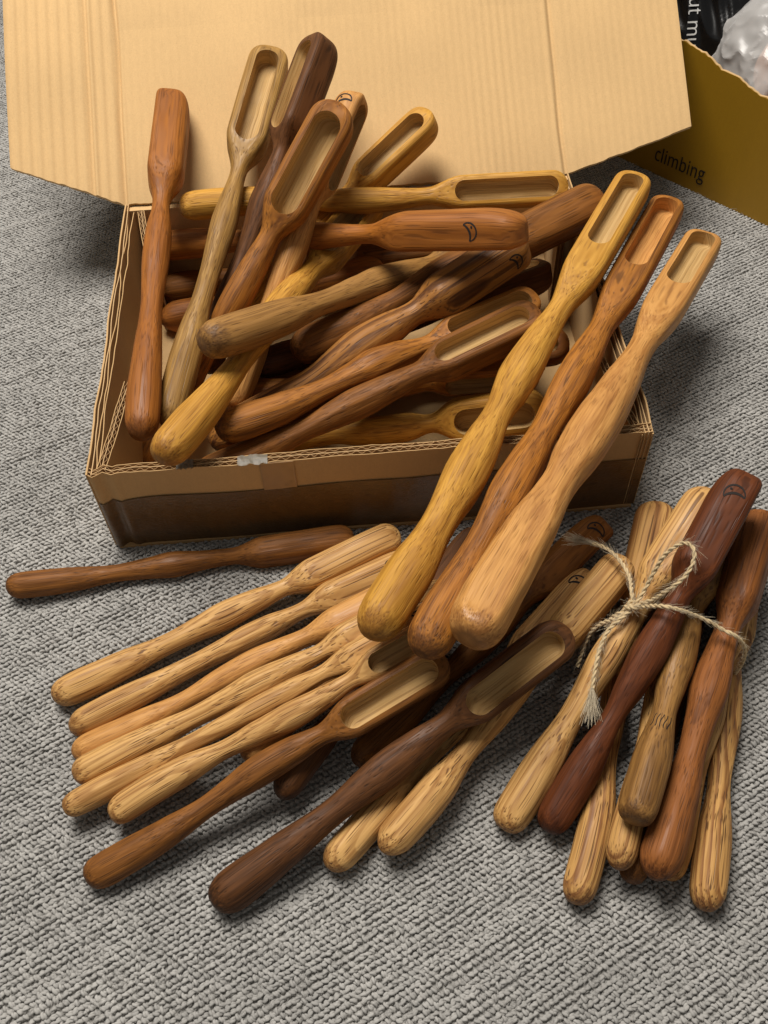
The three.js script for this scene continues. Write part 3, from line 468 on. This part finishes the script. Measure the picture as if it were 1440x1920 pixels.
// ---------------------------------------------------------------- the scoops: tail and tip in metres, radii of tail and head
const IN_BOX = 'scoops piled in the cardboard box', ACROSS = 'long scoops laid across the box corner', FAN = 'scoops fanned out on the carpet', BUNDLE = 'scoops tied into the twine bundle';
const SCOOPS = [
  { T: [-0.122, 0.0184, -0.5873], H: [0.1552, 0.0628, -0.5618], rt: 0.0139, rh: 0.0139, kind: 'orange', variant: 0, roll: -20, group: IN_BOX, label: 'reddish brown scoop low in the box reaching its right wall' },
  { T: [-0.1241, 0.0336, -0.55], H: [0.1279, 0.056, -0.5392], rt: 0.0129, rh: 0.0124, kind: 'chestnut', variant: 1, roll: 40, group: IN_BOX, label: 'chestnut scoop on the box floor below the streaked scoop' },
  { T: [-0.1983, 0.0192, -0.7088], H: [0.0624, 0.0272, -0.7371], rt: 0.0147, rh: 0.0146, kind: 'brown', variant: 0, roll: 60, group: IN_BOX, label: 'brown scoop on the box floor under the two crossing horizontal scoops' },
  { T: [-0.1396, 0.0172, -0.4573], H: [0.1546, 0.0188, -0.5038], rt: 0.0122, rh: 0.0129, kind: 'zebra', variant: 0, roll: -60, group: IN_BOX, label: 'pale striped scoop lying low along inside of the box front wall' },
  { T: [-0.093, 0.016, -0.5333], H: [0.1052, 0.0188, -0.6184], rt: 0.0123, rh: 0.0133, kind: 'chestnut', variant: 0, roll: 100, group: IN_BOX, label: 'chestnut scoop on the box floor under the two parallel slotted scoops' },
  { T: [-0.1028, 0.0506, -0.567], H: [0.1558, 0.0506, -0.6691], rt: 0.0128, rh: 0.0159, kind: 'dark', variant: 0, roll: -70, group: IN_BOX, label: 'dark brown scoop deep in the box with only its shaded head rim showing' },
  { T: [-0.1945, 0.018, -0.6692], H: [0.011, 0.0334, -0.7057], rt: 0.0144, rh: 0.0142, kind: 'orange', variant: 1, roll: 120, group: IN_BOX, label: 'orange brown scoop buried at the left of the box floor' },
  { T: [-0.1183, 0.0152, -0.5135], H: [0.1312, 0.048, -0.5088], rt: 0.0133, rh: 0.0167, kind: 'amber', variant: 0, roll: 14, group: IN_BOX, label: 'amber scoop lying mouth up just inside the box front wall' },
  { T: [-0.1511, 0.0204, -0.6455], H: [0.0595, 0.143, -0.7712], rt: 0.0141, rh: 0.0147, kind: 'amber', variant: 1, roll: -38, group: IN_BOX, label: 'honey coloured scoop leaning on the lid beside the upper horizontal scoop' },
  { T: [-0.1408, 0.0456, -0.5686], H: [-0.0318, 0.194, -0.8121], rt: 0.0129, rh: 0.017, kind: 'dark', variant: 1, roll: -62, group: IN_BOX, label: 'dark brown scoop standing tallest against the lid' },
  { T: [-0.1182, 0.0478, -0.5259], H: [-0.0059, 0.1764, -0.7521], rt: 0.0129, rh: 0.0141, kind: 'tan', variant: 0, roll: 62, mark:1,mt:.945, group: IN_BOX, label: 'tan scoop with burned moon face leaning on the lid, partly hidden' },
  { T: [-0.0662, 0.0734, -0.5576], H: [0.1976, 0.1066, -0.6929], rt: 0.0153, rh: 0.0173, kind: 'brown', variant: 1, roll: 165, group: IN_BOX, label: 'dark brown scoop whose head juts over the box right wall' },
  { T: [-0.1481, 0.1144, -0.4172], H: [0.0044, 0.0788, -0.7496], rt: 0.0139, rh: 0.0156, kind: 'amber', variant: 0, roll: -22, blunt:2.2, group: IN_BOX, label: 'golden scoop with bright fat bulb in the front left box corner' },
  { T: [-0.1625, 0.1066, -0.7105], H: [0.1696, 0.1104, -0.705], rt: 0.0122, rh: 0.0137, kind: 'amber', variant: 1, roll: -12, group: IN_BOX, label: 'yellow scoop lying level along the lid hinge with its pocket open' },
  { T: [-0.203, 0.0492, -0.7354], H: [0.1137, 0.1638, -0.5784], rt: 0.0137, rh: 0.016, kind: 'orange', variant: 1, roll: 98, mark:1,mt:.895,my:-.1, group: IN_BOX, label: 'orange brown scoop lying level with burned moon on its thick head' },
  { T: [-0.1313, 0.0432, -0.4915], H: [0.123, 0.118, -0.6253], rt: 0.0159, rh: 0.0165, kind: 'streak', variant: 0, roll: 128, mark:1,mt:.93, group: IN_BOX, label: 'gold and purple streaked scoop running diagonally across the pile' },
  { T: [-0.1194, 0.081, -0.4714], H: [0.1319, 0.078, -0.5993], rt: 0.0133, rh: 0.0142, kind: 'chestnut', variant: 0, roll: -30, group: IN_BOX, label: 'chestnut scoop with shaded pocket, rounded tail toward the box front' },
  { T: [-0.1401, 0.0458, -0.4527], H: [0.1268, 0.1, -0.5569], rt: 0.0141, rh: 0.0154, kind: 'brown', variant: 0, roll: -36, group: IN_BOX, label: 'mid brown scoop with narrow pocket, lying in front of chestnut scoop' },
  { T: [-0.1592, 0.0712, -0.4873], H: [-0.0807, 0.1628, -0.853], rt: 0.0122, rh: 0.0175, kind: 'olive', variant: 0, roll: -12, group: IN_BOX, label: 'yellowish olive scoop leaning on the lid with chipped pocket rim' },
  { T: [-0.1925, 0.0104, -0.5009], H: [-0.0177, 0.1936, -0.7047], rt: 0.0138, rh: 0.0176, kind: 'chestnut', variant: 1, roll: -14, group: IN_BOX, label: 'brown scoop with long clean pocket leaning over both level scoops' },
  { T: [-0.1719, 0.0862, -0.462], H: [-0.1712, 0.1434, -0.8235], rt: 0.0131, rh: 0.0167, kind: 'orange', variant: 0, roll: -97, group: IN_BOX, label: 'reddish orange scoop standing edge on in the left of the box' },
  { T: [-0.1219, 0.1376, -0.5024], H: [0.1463, 0.0332, -0.7467], rt: 0.0146, rh: 0.0172, kind: 'umber', variant: 1, roll: 150, group: IN_BOX, label: 'dull umber scoop with round tail lying on top of the pile' },
  { T: [-0.0133, 0.093, -0.2865], H: [0.2254, 0.12, -0.6967], rt: 0.0153, rh: 0.0153, kind: 'amber', variant: 0, roll: -14, shape:'c',blunt:2.1, group: ACROSS, label: 'long golden scoop across the box corner, outer side toward the pile' },
  { T: [0.0172, 0.0958, -0.2713], H: [0.2558, 0.1, -0.6893], rt: 0.0144, rh: 0.0146, kind: 'chestnut', variant: 0, roll: -12, shape:'c',pk:'tan',blunt:2.3, group: ACROSS, label: 'long chestnut scoop between golden and tan ones across the box corner' },
  { T: [0.0437, 0.1168, -0.2679], H: [0.2823, 0.085, -0.6583], rt: 0.0174, rh: 0.0154, kind: 'tan', variant: 0, roll: -12, shape:'d',blunt:3,flat:.78, group: ACROSS, label: 'long tan scoop with flattened dark tipped tail across the box corner' },
  { T: [-0.2799, 0.012, -0.3905], H: [-0.0234, 0.012, -0.4194], rt: 0.01, rh: 0.0107, kind: 'brown', variant: 1, roll: 150, by:.003, group: FAN, label: 'lone brown scoop lying on the carpet along the box front' },
  { T: [-0.2303, 0.012, -0.2985], H: [0.0104, 0.0172, -0.4175], rt: 0.0109, rh: 0.0116, kind: 'oak', variant: 0, roll: 165, group: FAN, label: 'pale oak scoop of the fan closest to the lone brown scoop' },
  { T: [-0.2151, 0.0112, -0.2749], H: [0.026, 0.014, -0.3994], rt: 0.0106, rh: 0.0115, kind: 'oak', variant: 1, roll: 95, mark:1,mt:.9, group: FAN, label: 'second pale oak scoop of the fan, beside the half hidden tan one' },
  { T: [-0.2109, 0.0092, -0.258], H: [0.0275, 0.0364, -0.3647], rt: 0.0099, rh: 0.0105, kind: 'tan', variant: 1, roll: 150, group: FAN, label: 'tan scoop half hidden between pale oak scoops of the fan' },
  { T: [-0.2057, 0.0152, -0.2406], H: [0.0392, 0.0464, -0.3496], rt: 0.0106, rh: 0.0109, kind: 'oak', variant: 2, roll: 82, group: FAN, label: 'fat tailed pale oak scoop lying over the half hidden tan one' },
  { T: [-0.208, 0.016, -0.219], H: [0.0447, 0.0536, -0.3321], rt: 0.0089, rh: 0.0099, kind: 'oak', variant: 0, roll: 88, mark:1,mt:.9, group: FAN, label: 'pale oak scoop of the fan with its tail under fat tailed neighbour' },
  { T: [-0.1779, 0.0176, -0.2129], H: [0.0552, 0.0672, -0.319], rt: 0.0097, rh: 0.0104, kind: 'oak', variant: 1, roll: -4, group: FAN, label: 'pale oak scoop with open pocket under the golden long tail' },
  { T: [-0.0962, 0.0232, -0.2434], H: [0.0361, 0.0114, -0.3743], rt: 0.0096, rh: 0.0105, kind: 'tan', variant: 1, roll: 120, group: FAN, label: 'tan scoop tail barely showing under the slotted dark brown fan scoop' },
  { T: [-0.0741, 0.0188, -0.219], H: [0.0712, 0.0292, -0.4051], rt: 0.0099, rh: 0.0126, kind: 'dark', variant: 0, roll: 60, group: FAN, label: 'dark round scoop tail sticking out under the slotted dark brown fan scoop' },
  { T: [-0.027, 0.012, -0.2412], H: [0.1634, 0.016, -0.4189], rt: 0.0114, rh: 0.0137, kind: 'brown', variant: 0, roll: 95, mark:1,mt:.93, group: FAN, label: 'dark brown scoop with moon face lying under the long tails' },
  { T: [-0.1902, 0.008, -0.1785], H: [0.0349, 0.06, -0.2862], rt: 0.0105, rh: 0.0124, kind: 'brown', variant: 1, roll: -6, group: FAN, label: 'dark brown fan scoop with open pocket, over dark round tails' },
  { T: [-0.0444, 0.0112, -0.1768], H: [0.1453, 0.0188, -0.3721], rt: 0.011, rh: 0.0115, kind: 'oak', variant: 2, roll: 86, mark:1,mt:.93, group: FAN, label: 'pale oak scoop with moon face crossing under the dark walnut scoop' },
  { T: [-0.0113, 0.0172, -0.1828], H: [0.1669, 0.038, -0.3697], rt: 0.0113, rh: 0.0128, kind: 'oak', variant: 0, roll: 170, group: FAN, label: 'pale oak scoop under dark walnut head, closest to the bundle' },
  { T: [-0.1125, 0.01, -0.1598], H: [0.1134, 0.06, -0.3033], rt: 0.0126, rh: 0.0139, kind: 'dark', variant: 1, roll: 6, group: FAN, label: 'dark walnut scoop with open pocket lying over two pale oak ones' },
  { T: [0.0997, 0.0112, -0.1495], H: [0.2074, 0.0172, -0.4314], rt: 0.0107, rh: 0.0146, kind: 'zebra', variant: 0, roll: 170, group: BUNDLE, label: 'dark striped oak scoop at the back left of the bundle' },
  { T: [0.1735, 0.012, -0.142], H: [0.2634, 0.0128, -0.3859], rt: 0.0109, rh: 0.0113, kind: 'zebra', variant: 1, roll: 120, group: BUNDLE, label: 'oak scoop with dark edges at the right of the bundle' },
  { T: [0.134, 0.0112, -0.1599], H: [0.239, 0.0124, -0.3973], rt: 0.0094, rh: 0.0115, kind: 'brown', variant: 1, roll: 90, group: BUNDLE, label: 'brown scoop at the bottom of the bundle, only its end showing' },
  { T: [0.156, 0.0116, -0.1602], H: [0.2503, 0.0364, -0.3613], rt: 0.0094, rh: 0.0108, kind: 'oak', variant: 0, roll: 100, group: BUNDLE, label: 'pale scoop under the bundle, peeking out beside a rusty brown tail' },
  { T: [0.1247, 0.026, -0.1636], H: [0.2241, 0.0304, -0.402], rt: 0.0098, rh: 0.0123, kind: 'zebra', variant: 1, roll: 90, group: BUNDLE, label: 'striped oak scoop inside the bundle under the stubby umber tail' },
  { T: [0.063, 0.008, -0.196], H: [0.2249, 0.076, -0.3969], rt: 0.0119, rh: 0.0137, kind: 'oak', variant: 0, roll: 160, group: BUNDLE, label: 'pale oak scoop with twine bow on it in the bundle' },
  { T: [0.1433, 0.0288, -0.1559], H: [0.2603, 0.064, -0.3855], rt: 0.0124, rh: 0.0129, kind: 'rust', variant: 0, roll: 165, tint:1.05, group: BUNDLE, label: 'rusty brown scoop with twine across its neck in the bundle' },
  { T: [0.1336, 0.0492, -0.1824], H: [0.2369, 0.0504, -0.3958], rt: 0.0117, rh: 0.0122, kind: 'umber', variant: 0, roll: 120, blunt:3.4,stitches:1, group: BUNDLE, label: 'umber brown scoop with stubby blunt tail in the bundle' },
  { T: [0.0889, 0.012, -0.1917], H: [0.2374, 0.1064, -0.3871], rt: 0.0116, rh: 0.0154, kind: 'red', variant: 0, roll: 92, mark:1,mt:.915, group: BUNDLE, label: 'dark red scoop with moon face on top of the bundle' },
];
for (const s of SCOOPS) makeScoop(s);

renderer.render(scene, camera);
